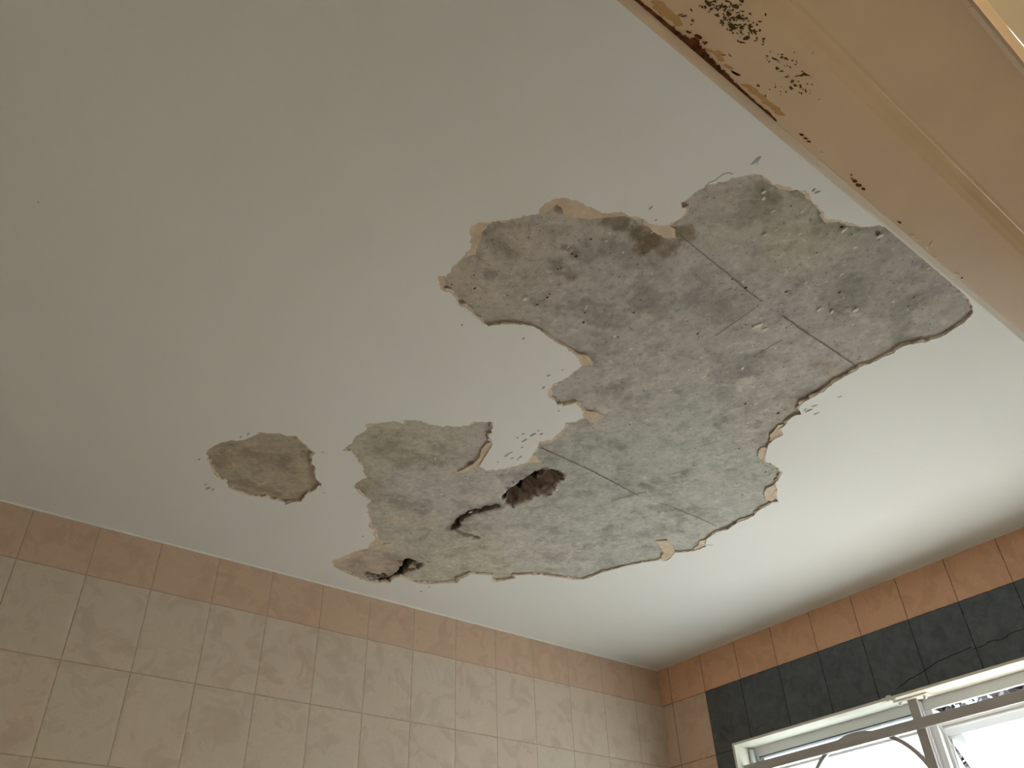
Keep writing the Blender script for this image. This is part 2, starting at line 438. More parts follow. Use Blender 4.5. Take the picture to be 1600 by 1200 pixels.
def nrm(pts, i):
    n = len(pts); tt = (pts[(i + 2) % n] - pts[(i - 2) % n])
    return Vector((-tt.y, tt.x)).normalized()        # points into the hole (CCW)
for hi, (_, hl) in enumerate(holes):
    n = len(hl); vs, fs = [], []
    rows = [[], [], [], []]
    for i, p in enumerate(hl):
        nn = nrm(hl, i)
        a = noise.noise(Vector((p.x * 14, p.y * 14, 3 + hi))); b = noise.noise(Vector((p.x * 75, p.y * 75, 7)))
        e = .0018 + a * .0080 + b * .0080
        e += .0030 * max(0, min(1, (p.y + .55) / .2)) * (hi == 0)
        e = max(-.0012, min(.011, e))
        rows[0].append((p.x - nn.x * .004, p.y - nn.y * .004, H + T1 * .9))
        rows[1].append((p.x + nn.x * e, p.y + nn.y * e, H + T1 * .9))
        c_ = noise.noise(Vector((p.x * 120, p.y * 120, 9)))
        g = e + .0012 + .0022 * c_
        rows[2].append((p.x + nn.x * g, p.y + nn.y * g, H + .0028))
        g -= .001 + .004 * noise.noise(Vector((p.x * 60, p.y * 60, 15)))
        rows[3].append((p.x + nn.x * g, p.y + nn.y * g, H + T2 + .003))
    for q in rows: vs += q
    for k in range(3):
        for i in range(n):
            j = (i + 1) % n
            fs.append((k * n + i, k * n + j, (k + 1) * n + j, (k + 1) * n + i))
    o = from_py('undercoat_rim', vs, fs, M_under, ceiling)
    o['label'] = 'beige undercoat edge around the ' + ('large hole' if hi == 0 else 'small round hole')

FLAKES = [
 [(731,352),(745,348),(768,345),(762,353),(753,363),(751,376),(745,388),(744,397),(733,400),(716,409),(708,418),(700,426),(698,424),(712,411),(722,401),(732,391),(733,376)],
 [(841,335),(842,324),(862,311),(878,308),(890,309),(915,320),(942,332),(932,338),(918,343),(905,341),(884,340),(880,333),(877,325),(870,319),(860,327),(850,336)],
 [(928,328),(950,333),(970,331),(983,336),(975,338),(950,340),(916,344)],
 [(1007,341),(1019,350),(1046,351),(1055,359),(1056,373),(1037,371),(1022,363),(1014,356),(1005,350)],
 [(909,643),(918,643),(930,644),(942,648),(943,653),(936,655),(930,661),(922,660),(918,655),(909,653)],
 [(822,724),(835,723),(846,723),(840,718),(836,712),(830,711)],
 [(681,431),(690,430),(698,433),(696,440),(693,448),(690,454),(686,452),(685,443)],
 [(895,552),(908,555),(918,557),(922,562),(927,566),(926,571),(917,571),(907,574),(902,561)],
 [(1025,846),(1042,845),(1049,853),(1056,863),(1049,870),(1040,878),(1031,876),(1036,864),(1030,852)],
 [(771,690),(769,700),(761,711),(754,722),(748,730),(722,739),(716,738),(740,725),(749,716),(753,702),(762,692)],
 [(857,688),(869,680),(880,671),(884,662),(886,664),(884,672),(879,678),(886,684),(872,683),(862,692),(846,695),(843,690)],
 [(1212,755),(1215,765),(1214,778),(1205,784),(1196,780),(1194,770),(1198,763),(1206,760)],
 [(1196,700),(1197,712),(1193,721),(1186,716),(1185,706),(1190,700)],
 [(1216,665),(1226,664),(1222,680),(1210,688),(1202,690),(1204,680),(1211,672)],
 [(1104,843),(1104,855),(1086,862),(1082,858),(1092,852),(1093,846)],
 [(568,671),(571,661),(588,660),(600,660),(590,663),(580,667)],
 [(517,877),(530,871),(545,866),(556,862),(575,862),(560,868),(545,873),(530,879),(523,884)],
 [(575,856),(577,849),(587,842),(594,846),(598,852),(610,850),(600,858),(590,858)],
]
for k, fl in enumerate(FLAKES):
    w = [on_z(x, y, T1) for x, y in fl]
    if area2(w) < 0: w.reverse()
    w = subdiv(w, .0045, .0008 if k == 2 else .0032, 40 + k)
    n = len(w)
    t_ = tessellate_polygon([[Vector((p.x, p.y, 0)) for p in w]])
    z0 = H + T1 * .9 + .0003 + .00004 * k
    vs = [(p.x, p.y, z0) for p in w] + [(p.x, p.y, H + T3 + .003) for p in w]
    fs = []
    for a, b, c_ in t_:
        s = (w[b].x - w[a].x) * (w[c_].y - w[a].y) - (w[c_].x - w[a].x) * (w[b].y - w[a].y)
        fs.append((a, c_, b) if s > 0 else (a, b, c_))
    fs += [(i, (i + 1) % n, n + (i + 1) % n, n + i) for i in range(n)]
    from_py('undercoat_flake', vs, fs, M_flake, ceiling)

# exposed concrete with stains and cavities
def seg_dist(p, a, b):
    ab = b - a; L = ab.length_squared
    t = max(0, min(1, (p - a).dot(ab) / L)) if L else 0
    return (p - (a + ab * t)).length, t
def in_poly(p, poly):
    c = False; j = len(poly) - 1
    for i in range(len(poly)):
        a, b = poly[i], poly[j]
        if (a.y > p.y) != (b.y > p.y) and p.x < (b.x - a.x) * (p.y - a.y) / (b.y - a.y) + a.x: c = not c
        j = i
    return c
def PZ(l): return [on_z(x, y, T3) for x, y in l]
slit = PZ([(786,778), (800,767), (815,756), (830,746), (840,740), (849,738)])
slit_s = [slit[0], slit[-1]]
spall = PZ([(784,778), (800,766), (830,745), (848,737), (862,733), (878,737), (887,743), (880,752), (868,762), (866,773), (852,779), (838,776), (830,783), (815,788), (803,794), (786,790)])
crk = PZ([(708,826), (713,822), (716,814), (724,808), (731,804), (742,800), (752,797), (762,793), (776,791)])
tail = PZ([(712,830), (721,836), (733,838), (744,841)])
hol = PZ([(618,902), (628,893), (634,884), (641,877), (650,880)])
hol_p = PZ([(621,893),(626,884),(619,878),(637,873),(648,876),(650,880),(660,879),(662,886),(650,892),(638,894),(628,900),(616,906),(610,911),(592,909),(578,905),(566,897),(572,893),(590,898),(600,896),(608,902)])
def tint(base, c, k): return tuple(base[i] * (1 - k) + c[i] * k for i in range(3))
def sstep(a, b, x):
    t = max(0, min(1, (x - a) / (b - a))); return t * t * (3 - 2 * t)
# colour regions of the slab: pixel centre, radius (m), colour
REG = [((760,400), .20, (0.489,0.428,0.358)), ((860,430), .20, (0.489,0.440,0.397)), ((1000,480), .25, (0.465,0.435,0.410)), ((1150,330), .17, (0.489,0.440,0.390)),
 ((1260,370), .14, (0.453,0.440,0.351)), ((1400,430), .20, (0.395,0.368,0.335)), ((1450,480), .15, (0.442,0.411,0.370)), ((1250,480), .2, (0.442,0.412,0.386)), ((1050,600), .2, (0.483,0.452,0.419)),
 ((1100,640), .12, (0.436,0.434,0.394)), ((1000,720), .18, (0.455,0.452,0.404)), ((1120,760), .15, (0.452,0.441,0.397)), ((950,820), .16, (0.483,0.471,0.424)), ((1050,840), .12, (0.478,0.459,0.414)), ((1180,640), .12, (0.434,0.396,0.358)),
 ((850,860), .1, (0.538,0.512,0.454)), ((740,880), .08, (0.563,0.524,0.429)), ((700,760), .12, (0.528,0.483,0.442)), ((620,700), .1, (0.504,0.471,0.393)), ((580,690), .08, (0.493,0.459,0.361)), ((640,820), .1, (0.528,0.476,0.411)),
 ((560,880), .06, (0.539,0.441,0.361)), ((410,730), .2, (0.442,0.376,0.288)), ((760,760), .07, (0.516,0.483,0.448)), ((1250,560), .12, (0.465,0.428,0.391))]
REG = [(on_z(*c, T3), r_, col) for c, r_, col in REG]
# stains: pixel centre, rx, ry in metres, colour, strength
STN = [((1015,375), .05, .03, (.22,.17,.115), .8), ((965,350), .055, .018, (.20,.16,.11), .7), ((1008,385), .02, .03, (.19,.14,.09), .9), ((895,395), .02, .012, (.17,.14,.11), .6),
 ((875,420), .03, .012, (.20,.17,.13), .5), ((1065,365), .02, .02, (.21,.155,.09), .75), ((880,325), .012, .012, (.20,.14,.08), .7), ((1010,762), .03, .012, (.25,.23,.20), .7), ((1030,770), .03, .014, (.28,.26,.23), .5),
 ((970,600), .015, .04, (.30,.27,.235), .6), ((930,490), .06, .03, (.27,.245,.215), .5), ((1010,470), .06, .035, (.27,.245,.215), .5), ((740,725), .015, .012, (.22,.14,.08), .8), ((765,430), .012, .012, (.2,.17,.13), .4),
 ((1200,300), .03, .012, (.22,.2,.14), .6), ((1240,297), .03, .010, (.21,.19,.13), .6), ((1190,315), .025, .015, (.26,.24,.18), .55), ((860,870), .03, .02, (.30,.27,.235), .5), ((700,705), .05, .02, (.30,.27,.23), .45),
 ((625,790), .025, .02, (.28,.25,.21), .5), ((612,815), .012, .02, (.64,.53,.39), .8), ((1185,512), .02, .012, (.62,.58,.53), .7), ((1165,600), .02, .02, (.60,.59,.53), .7), ((1250,640), .04, .02, (.42,.35,.27), .5),
 ((1170,672), .03, .012, (.62,.55,.48), .7), ((820,468), .014, .006, (.6,.55,.48), .8), ((350,720), .03, .03, (.33,.27,.19), .5), ((400,760), .06, .015, (.26,.21,.14), .5), ((465,730), .04, .02, (.46,.38,.30), .5), ((1335,490), .04, .008, (.60,.56,.50), .6),
 ((1300,580), .05, .02, (.36,.30,.23), .5), ((905,660), .03, .02, (.38,.33,.28), .6), ((860,700), .03, .03, (.38,.34,.29), .6), ((600,690), .03, .05, (.38,.34,.25), .4), ((945,640), .015, .008, (.62,.56,.46), .6)]
STN = [(on_z(*c, T3), a, b, col, k) for c, a, b, col, k in STN]
def slab(name, hl, step, label):
    x0, x1 = min(p.x for p in hl) - .02, max(p.x for p in hl) + .02
    y0, y1 = max(YC + .002, min(p.y for p in hl) - .02), min(-.002, max(p.y for p in hl) + .02)
    nx, ny = int((x1 - x0) / step), int((y1 - y0) / step)
    vs, cs, fs = [], [], []
    for j in range(ny + 1):
        for i in range(nx + 1):
            p = Vector((x0 + (x1 - x0) * i / nx, y0 + (y1 - y0) * j / ny))
            q = Vector((p.x, p.y, 0))
            ws = 0; c = [0, 0, 0]
            wp = p + .05 * Vector((noise.noise(q * 9), noise.noise(q * 9 + Vector((5, 0, 0)))))
            for ce, r_, col in REG:
                w = math.exp(-((wp - ce).length / (r_ * .6)) ** 2) + 1e-9
                ws += w
                for k in range(3): c[k] += col[k] * w
            c = tuple(v / ws for v in c)
            n1 = noise.fractal(q * 11, .9, 2.1, 4); n2 = noise.fractal(q * 45 + Vector((3, 1, 0)), .8, 2.1, 3)
            c = tint(c, (c[0] * .74, c[1] * .73, c[2] * .72), sstep(.05, .55, n1 + .35 * n2) * .9)
            c = tint(c, (.60, .57, .51), sstep(.30, .75, n2 - .3 * n1) * .35)
            for ce, a, b, col, k in STN:
                dx, dy = wp - ce if False else p - ce
                e = (dx / a) ** 2 + (dy / b) ** 2
                if e < 4:
                    c = tint(c, col, k * sstep(1.5, .3, e + n2 * 1.3 + n1 * .6))
            z = T3 + .0016 * n1 + .0010 * n2 + .0012
            # cavities (only the large area has them); slit shade is painted in too
            jp = p + .0045 * Vector((noise.noise(q * 95), noise.noise(q * 95 + Vector((0, 7, 0)))))
            dmin = min(seg_dist(jp, slit[k], slit[k + 1])[0] for k in range(len(slit) - 1))
            if dmin < .13:
                if in_poly(jp, spall):
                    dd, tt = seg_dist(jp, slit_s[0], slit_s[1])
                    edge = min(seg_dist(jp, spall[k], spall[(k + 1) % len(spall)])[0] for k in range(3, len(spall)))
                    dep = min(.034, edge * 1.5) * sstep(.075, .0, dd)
                    z += dep * (1 + .6 * n2) + .003 * n2
                    c = tint(c, (.17, .105, .08), .85 * sstep(0, .010, edge))
                    c = tint(c, (.34, .27, .22), sstep(.0, .6, n2 + .2) * .55)
                    c = tint(c, (.07, .05, .04), sstep(.1, .5, -n2) * .8)
                    c = tint(c, (.015, .010, .008), sstep(.022, .013, dd + .004 * n2) * sstep(0, .006, edge))  # shade deep behind the near edge, painted almost black
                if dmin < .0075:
                    z += .05 * sstep(.0075, .003, dmin); c = tint(c, (.03, .02, .016), sstep(.0075, .004, dmin))  # raised slit, its inner darkness also painted
                elif dmin < .028 and not in_poly(jp, spall):
                    c = tint(c, (.12, .10, .08), .9 * sstep(.15, .5, n2) * sstep(.028, .012, dmin))
            d2 = min(seg_dist(jp, crk[k], crk[k + 1])[0] for k in range(len(crk) - 1))
            if d2 < .03:
                lim = .0078 + .004 * n2
                z += .03 * sstep(lim, lim * .4, d2)
                c = tint(c, (.05, .036, .026), sstep(lim * 1.5, lim * .8, d2))
                c = tint(c, (.16, .135, .11), .6 * sstep(.026, .008, d2 + .010 * n1))
            d3 = min(seg_dist(jp, tail[k], tail[k + 1])[0] for k in range(len(tail) - 1))
            if d3 < .02:
                c = tint(c, (.15, .13, .105), .8 * sstep(.010, .005, d3 + .004 * n2)); z += .005 * sstep(.010, .004, d3)
            if (p - hol[1]).length < .25 and in_poly(jp, hol_p):
                d4 = min(seg_dist(jp, hol[k], hol[k + 1])[0] for k in range(len(hol) - 1))
                e4 = min(seg_dist(jp, hol_p[k], hol_p[(k + 1) % len(hol_p)])[0] for k in range(len(hol_p)))
                z += .028 * sstep(.012, .004, d4 + .004 * n2) + .006 * sstep(0, .008, e4)
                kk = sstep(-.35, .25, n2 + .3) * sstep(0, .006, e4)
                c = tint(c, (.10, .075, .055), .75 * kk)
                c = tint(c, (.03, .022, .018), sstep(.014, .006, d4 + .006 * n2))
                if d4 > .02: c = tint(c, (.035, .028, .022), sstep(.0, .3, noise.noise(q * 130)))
            vs.append((p.x, p.y, H + z)); cs.append(c)
    for j in range(ny):
        for i in range(nx):
            a = j * (nx + 1) + i
            fs.append((a, a + nx + 1, a + nx + 2, a + 1))
    o = from_py(name, vs, fs, M_conc, ceiling, True)
    at_ = o.data.color_attributes.new('stain', 'FLOAT_COLOR', 'POINT')  # holds real stains plus the painted shade of the slit
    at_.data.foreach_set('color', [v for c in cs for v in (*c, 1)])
    o['label'] = label
    return o
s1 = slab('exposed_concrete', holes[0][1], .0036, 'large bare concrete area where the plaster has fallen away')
s2 = slab('exposed_concrete', holes[1][1], .0036, 'small round bare concrete area')

# seams left by formwork boards
dv_ = on_z(1005, 597) - on_z(1000, 600); SL = math.atan2(dv_.y, dv_.x)
rnd = random.Random(8)
for pix, w, kk in (([(1062,366),(1100,398),(1140,430),(1172,458),(1190,470)], .0016, .8), ([(1225,495),(1260,520),(1300,546),(1338,572)], .0022, 1), ([(845,699),(880,715),(920,733),(960,754),(998,775)], .0028, 1),
            ([(1030,785),(1060,796),(1090,808),(1120,822)], .0016, .7), ([(1118,524),(1150,502),(1180,481)], .0012, .7), ([(1186,552),(1205,540),(1222,530)], .0014, .8), ([(955,782),(980,775),(1010,768)], .0016, .7), ([(1050,740),(1075,735)], .0014, .7)):
    pts = subdiv(PZ(pix), .006, .0016, 77, closed=False)
    bm = bmesh.new()
    ribbon(bm, pts, [w * rnd.uniform(.4, 1.25) for _ in pts], T3 - .0006, .0006)
    from_bm('formwork_seam', bm, M_seam, s1)
def inside(p, hl): return in_poly(p, hl)
bm = bmesh.new(); bd = bmesh.new()
coarse = holes[0][0]
for (px, py, s) in ((1319,359,6),(1375,369,6),(1335,386,4),(1195,367,5),(1193,310,5),(1193,300,4),(1253,330,4),(1337,484,6),(1184,509,9),(1196,514,6),(1178,511,5),(1161,439,4),(1396,471,3),(820,467,6),(812,464,3),(1180,630,5),(1172,633,3),(1167,660,4),(1280,483,7),(1300,487,5),(1160,575,5),(1100,588,4),(985,545,4),(1175,540,3),(960,525,3),(752,745,4),(735,800,5),(690,772,4),(676,798,4),(870,765,4),(905,860,3),(1035,800,4),(985,660,3),(1010,655,4),(1080,670,4)):
    p = on_z(px, py, T3)
    blob(bm, p.x, p.y, T3 - .0008, s * .0010, s * .00055, SL + rnd.uniform(-.4, .4), .0008, rnd, 8)
while len(bm.faces) < 9 * 90:
    px, py = rnd.uniform(540, 1510), rnd.uniform(280, 905); p = on_z(px, py, T3)
    if inside(p, coarse): blob(bm, p.x, p.y, T3 - .0006, rnd.uniform(.0012, .0045), rnd.uniform(.0008, .0016), SL + rnd.uniform(-.5, .5), .0005, rnd, 7)
for (px, py, s) in ((742,450,3),(840,475,2.5),(894,396,2.6),(900,400,3.4),(855,464,2.6),(859,459,2.2),(877,418,2),(872,420,2),(914,488,2),(990,488,2),(966,526,2),(1090,521,3),(923,373,2.5),(1144,436,2.2),(1165,449,3.4),(1229,455,3),(1312,456,3),(1428,464,2),(1419,478,2),(1315,354,4),(1372,365,3.5),(1165,630,3),(1155,700,2),(984,662,2),(962,748,2),(1086,700,2),(1160,773,2.4),(1216,645,4),(1228,665,4),(1196,737,3),(805,884,2),(912,503,3)):
    p = on_z(px, py, T3); blob(bd, p.x, p.y, T3 - .0008, s * .0011, s * .0007, SL + rnd.uniform(-.5, .5), .0004, rnd, 8)
k = 0
while k < 200:
    px, py = rnd.uniform(540, 1510), rnd.uniform(280, 905); p = on_z(px, py, T3)
    if inside(p, coarse):
        blob(bd, p.x, p.y, T3 - .0006, rnd.uniform(.0006, .0020), rnd.uniform(.0005, .0010), SL + rnd.uniform(-.5, .5), .0004, rnd, 6); k += 1
o = from_bm('white_grit', bm, M_chip, s1); o['kind'] = 'stuff'
o = from_bm('pitting', bd, M_pit, s1); o['kind'] = 'stuff'

# chips and scratches in the white skim coat
bm = bmesh.new()
for (px, py, a, b) in ((1182,251,8,3),(820,688,6,3),(833,679,7,2.4),(817,678,4,2),(841,673,3,1.6),(846,678,4,2.4),(816,699,4,1.6),(809,684,3,1.6),(791,712,6,2.4),(797,708,5,2),(800,716,4,1.6),(813,714,5,2),(809,718,3,1.5),(866,597,0,0),(849,606,4,2.4),(857,587,4,2),(879,578,2,1.4),(873,642,3,1.2),(818,529,2.5,2),(722,508,2.5,1.5),(1017,325,4,1.6),(1025,344,2,1.4),(658,924,4,2.4),(671,917,3,1.4),(1265,641,7,3),(1273,634,6,2),(1276,646,5,2),(1258,640,4,1.6),(1312,620,4,1.6),(325,763,8,3),(333,765,6,1.6),(321,757,4,1.5),(311,718,3,2),(388,678,5,1.6),(376,683,4,1.4),(500,758,3,3),(507,770,2,1.5),(1278,300,4,2),(1271,297,3,2),(567,838,3,1.5),(501,756,2,2),(770,735,3,1.2),(778,722,3,1.2),(545,697,10,1.2),(60,316,1,1)):
    if a:
        p = on_z(px, py); blob(bm, p.x, p.y, 0, a * .00125, b * .0012, SL + rnd.uniform(-.3, .3), .0004, rnd, 9, .3)
pts = subdiv([on_z(x, y) for x, y in ((1102,291),(1108,285),(1118,282),(1128,273),(1138,270),(1145,272))], .005, .001, 5, closed=False)
ribbon(bm, pts, [.0014] * len(pts), 0, .0003)
pts = subdiv([on_z(x, y) for x, y in ((1104,851),(1115,852))], .005, .001, 5, closed=False)
ribbon(bm, pts, [.002] * len(pts), 0, .0003)
o = from_bm('chip_marks', bm, M_scuff, ceiling); o['kind'] = 'stuff'
# raised paint specks
bm = bmesh.new()
for (px, py, s) in ((505,707,2.4),(88,788,2.2),(427,879,2.4),(512,699,1.4),(1182,256,2)):
    p = on_z(px, py)
    bmesh.ops.create_icosphere(bm, subdivisions=2, radius=.0015 * s, matrix=Matrix.Translation((p.x, p.y, H)) @ Matrix.Diagonal((1.4, .9, .5, 1)))
from_bm('paint_speck', bm, M_caulk, ceiling, True)['kind'] = 'stuff'

# irregular caulk line where tiles meet the ceiling
def caulk(name, a, b, nrm_, r0):
    pts = subdiv([Vector(a), Vector(b)], .02, 0, closed=False)
    bm = bmesh.new(); ring = []
    for i, p in enumerate(pts):
        w = r0 * (1 + .45 * noise.noise(Vector((p.x * 22, p.y * 22, 1))) + .3 * noise.noise(Vector((p.x * 70, p.y * 70, 1))))
        q = [(p.x, p.y, H + .0005), (p.x + nrm_[0] * w, p.y + nrm_[1] * w, H + .0005), (p.x + nrm_[0] * w * .75, p.y + nrm_[1] * w * .75, H - w * .75), (p.x, p.y, H - w)]
        ring.append([bm.verts.new(v) for v in q])
    for i in range(len(ring) - 1):
        for k in range(3):
            bm.faces.new((ring[i][k], ring[i + 1][k], ring[i + 1][k + 1], ring[i][k + 1]))
    return struct(from_bm(name, bm, M_caulk, None, False))
caulk('trim_1', (XL, -.0002), (-.003, -.0002), (0, -1), .0032)
caulk('trim_2', (-.0002, -.003), (-.0002, YC), (-1, 0), .0016)

# ------------------------------------------------------------------ steel door frame
door = struct(link('door_1', None))
door.location = (-1.7, -1.9, 0)
YAW = .01643
def FY(x, y): return y + (x + 1.70) * YAW        # the frame stands slightly askew in its wall
def profile(name, prof, matl, x0, x1, smooth=False, seg=1):
    bm = bmesh.new(); rings = []
    for s in range(seg + 1):
        x = x0 + (x1 - x0) * s / seg
        rings.append([bm.verts.new((x, FY(x, y), z + H)) for y, z in prof])
    for s in range(seg):
        for k in range(len(prof)):
            kk = (k + 1) % len(prof)
            bm.faces.new((rings[s][k], rings[s + 1][k], rings[s + 1][kk], rings[s][kk]))
    bm.faces.new(rings[0]); bm.faces.new(rings[-1])
    o = from_bm(name, bm, matl, None, smooth)
    o.parent = door; o.matrix_parent_inverse = Matrix.Translation((1.7, 1.9, 0))
    return o
ZS = -.400
prof = [(-1.8398, ZS + .012), (-1.8398, ZS + .0006), (-1.8405, ZS + .0001), (-1.843, ZS), (-1.888, ZS), (-1.896, ZS + .0003), (-1.902, ZS + .0013), (-1.907, ZS + .0026), (-1.9100, ZS + .0031), (-1.9112, ZS + .0028), (-1.9122, ZS + .0030),
        (-1.9140, ZS + .0034), (-1.990, ZS + .0030), (-1.9935, ZS + .0022), (-1.9955, ZS + .0026), (-1.9962, ZS - .0045), (-1.9962, ZS + .012), (-2.0015, ZS + .020), (-2.0015, ZS + .045), (-1.993, ZS + .045), (-1.993, ZS + .012)]
profile('frame_head', prof, M_frame, DX0, DX1)
lip = [(-1.8300, ZS + .030), (-1.8302, ZS + .006), (-1.8315, ZS + .0018), (-1.8340, ZS + .0006), (-1.8397, ZS + .0006), (-1.8397, ZS + .030)]
profile('plaster_edge', lip, M_lip, DX0, DX1, seg=60)
# jambs with the same section
for nm, x0, x1 in (('frame_jamb', DX0 - .02, DX0), ('frame_jamb', DX1, DX1 + .02)):
    bm = bmesh.new(); box(bm, (x0, FY(x0, -1.9965), -H), (x1, FY(x1, -1.8300), ZS + .03), .002)
    xm = x0 if nm and x0 > -2 else x1
    box(bm, (min(xm, xm + (.006 if x0 < -2 else -.006)), FY(x0, -1.9965), -H), (max(xm, xm + (.006 if x0 < -2 else -.006)), FY(x0, -1.915), ZS))
    o = from_bm(nm, bm, M_frame)
    o.parent = door; o.matrix_parent_inverse = Matrix.Translation((1.7, 1.9, 0))
def fpart(name, bm, matl, kind=None, label=None):
    o = from_bm(name, bm, matl); o.parent = door; o.matrix_parent_inverse = Matrix.Translation((1.7, 1.9, 0))
    if kind: o['kind'] = kind
    if label: o['label'] = label
    return o
def fz(px, py): return on_z(px, py, ZS)
zr = ZS - .0001
rnd = random.Random(12)
# dark rust eating the inner edge
bm = bmesh.new()
edge = [(985,-19,4),(1007,0,5),(1030,20,6),(1052,41,7),(1066,52,8),(1078,61,13),(1090,68,17),(1098,78,13),(1108,87,11),(1122,100,9),(1134,109,8),(1148,121,6),(1160,131,4.5),(1172,144,4),(1190,160,3),(1205,173,5),(1219,184,2)]
P0 = [fz(x, y) for x, y, _ in edge]
lo, hi_ = [], []
N_ = 110
for i in range(N_):
    t = i / (N_ - 1) * (len(edge) - 1); k = min(int(t), len(edge) - 2); u = t - k
    p = P0[k].lerp(P0[k + 1], u); w = edge[k][2] * (1 - u) + edge[k + 1][2] * u
    w *= .00048 * 1.15 * (1 + .45 * noise.noise(Vector((i * .55, 0, 0))) + .35 * noise.noise(Vector((i * 1.7, 4, 0))))
    lo.append((p.x, FY(p.x, -1.8405) + .0003 * noise.noise(Vector((i * .6, 9, 0)))))
    hi_.append((p.x, FY(p.x, -1.8405) - w * .75))
va = [bm.verts.new((x, y, H + ZS - .0008)) for x, y in lo]; vb = [bm.verts.new((x, y, H + ZS - .0008)) for x, y in hi_]
vc = [bm.verts.new((x, y, H + ZS + .001)) for x, y in hi_]; vd = [bm.verts.new((x, y, H + ZS + .003)) for x, y in lo]
for i in range(N_ - 1):
    bm.faces.new((va[i], va[i + 1], vb[i + 1], vb[i])); bm.faces.new((vb[i], vb[i + 1], vc[i + 1], vc[i])); bm.faces.new((vd[i], vd[i + 1], va[i + 1], va[i]))
for (px, py, a, b) in ((1090,57,8,3),(1086,62,7,4),(1101,67,4,3),(1076,50,5,2.5),(1335,283,6,3),(1341,289,8,3.5),(1349,295,5,3),(1331,279,3,2),(1252,210,4,2),(1258,216,5,1.6),(1264,221,4,1.6),(1405,347,5,1.8),(1503,434,2.5,2),(1330,273,2,1.5),(1352,372,0,0),(1446,369,0,0)):
    if a:
        p = fz(px, py); blob(bm, p.x, p.y, zr, a * .00052, b * .00045, -.25, .0005, rnd, 10, .4)
fpart('rust_streak', bm, M_rust, None, 'dark brown rust along the inner edge of the frame')
# orange bloom beside it
bm = bmesh.new()
for i, (px, py, a, b) in enumerate(((1030,10,10,6),(1042,20,12,6),(1052,28,10,6),(1058,36,6,5),(1122,84,6,5),(1126,92,5,4),(1172,137,12,3),(1180,145,12,4),(1190,152,9,4),(1200,162,10,4.5),(1210,169,9,4.5),(1218,176,8,5),(1138,104,9,2.5),(1108,79,7,3),(1150,115,9,2.2),(1160,125,8,2.2))):
    p = fz(px, py); blob(bm, p.x, p.y, zr + .00002 * i, a * .00068, b * .00052, -.2, .00018, rnd, 14, .3)
fpart('rust_bloom', bm, M_orange, None, 'orange rust stain')
# mould freckles
bm = bmesh.new()
known = [(1104,3,4,3),(1108,8,5,3),(1137,2,5,2),(1142,6,3,2),(1159,1,4,3),(1149,10,5,4),(1126,10,3,3),(1132,9,3,2),(1122,15,3,2),(1138,22,4,3),(1120,24,4,2),(1128,34,5,2.5),(1143,40,5,4),(1146,45,6,2),(1155,26,5,4),(1159,42,3,2.5),(1172,47,7,2),(1179,50,5,2),(1166,60,5,4),(1158,66,6,1.5),(1193,61,2.5,2.5),(1196,23,2,2),(1188,34,3,1.8),(1211,92,6,1.5),(1221,90,3,2.5),(1229,92,4,2),(1214,107,4,3),(1221,111,4,1.5),(1235,105,2,2),(1228,120,3,1.5),(1257,116,6,4),(1250,118,5,1.5),(1238,127,5,3),(1236,138,4,3),(1242,133,4,2),(1250,134,3,2),(1259,142,4,1.5),(1252,145,2,1.5),(1261,131,2,1.5),(1063,23,5,1.5),(1068,25,4,1.5),(1082,32,3,2),(1080,38,2,1.5),(1130,86,5,1.2),(1140,86,4,1.2),(1185,134,3,2),(1196,150,3,1.2),(1366,0,0,0)]
for (px, py, a, b) in known:
    if a:
        p = fz(px, py); blob(bm, p.x, p.y, zr, a * .00052, b * .00040, rnd.uniform(-.9, .5), .0002, rnd, 8, .45)
k = 0
while k < 130:
    t = rnd.random(); px = 1112 + 62 * t + rnd.gauss(0, 12); py = 2 + 52 * t + rnd.gauss(0, 10)
    p = fz(px, py); blob(bm, p.x, p.y, zr, rnd.uniform(.0005, .0017), rnd.uniform(.0004, .0009), rnd.uniform(-1, .5), .00015, rnd, 7, .4); k += 1
for _ in range(40):
    px, py = rnd.uniform(1195, 1270), rnd.uniform(80, 150)
    p = fz(px, py); blob(bm, p.x, p.y, zr, rnd.uniform(.0004, .0011), rnd.uniform(.0003, .0006), rnd.uniform(-1, .5), .00015, rnd, 7, .4)
fpart('mould_spots', bm, M_mould, 'stuff', 'black mould freckles')
# curls of flaking paint on the inner edge
bm = bmesh.new()
for (px, py, a, b, an) in ((1285,239,5,1.6,-.1),(1425,368,5,1.2,-.5),(1434,374,4,1.4,-.6),(1447,386,4,2,.2),(1454,380,5,1.0,.9),(1462,402,4,1.2,-.4),(1495,427,5,1.0,-.4),(1516,10,3,1.0,-1.0),(1280,155,1.2,1,0)):
    p = fz(px, py); blob(bm, p.x, p.y, ZS, a * .0006, b * .0005, an, .0016, rnd, 9, .3)
fpart('paint_curl', bm, M_lip, 'stuff')

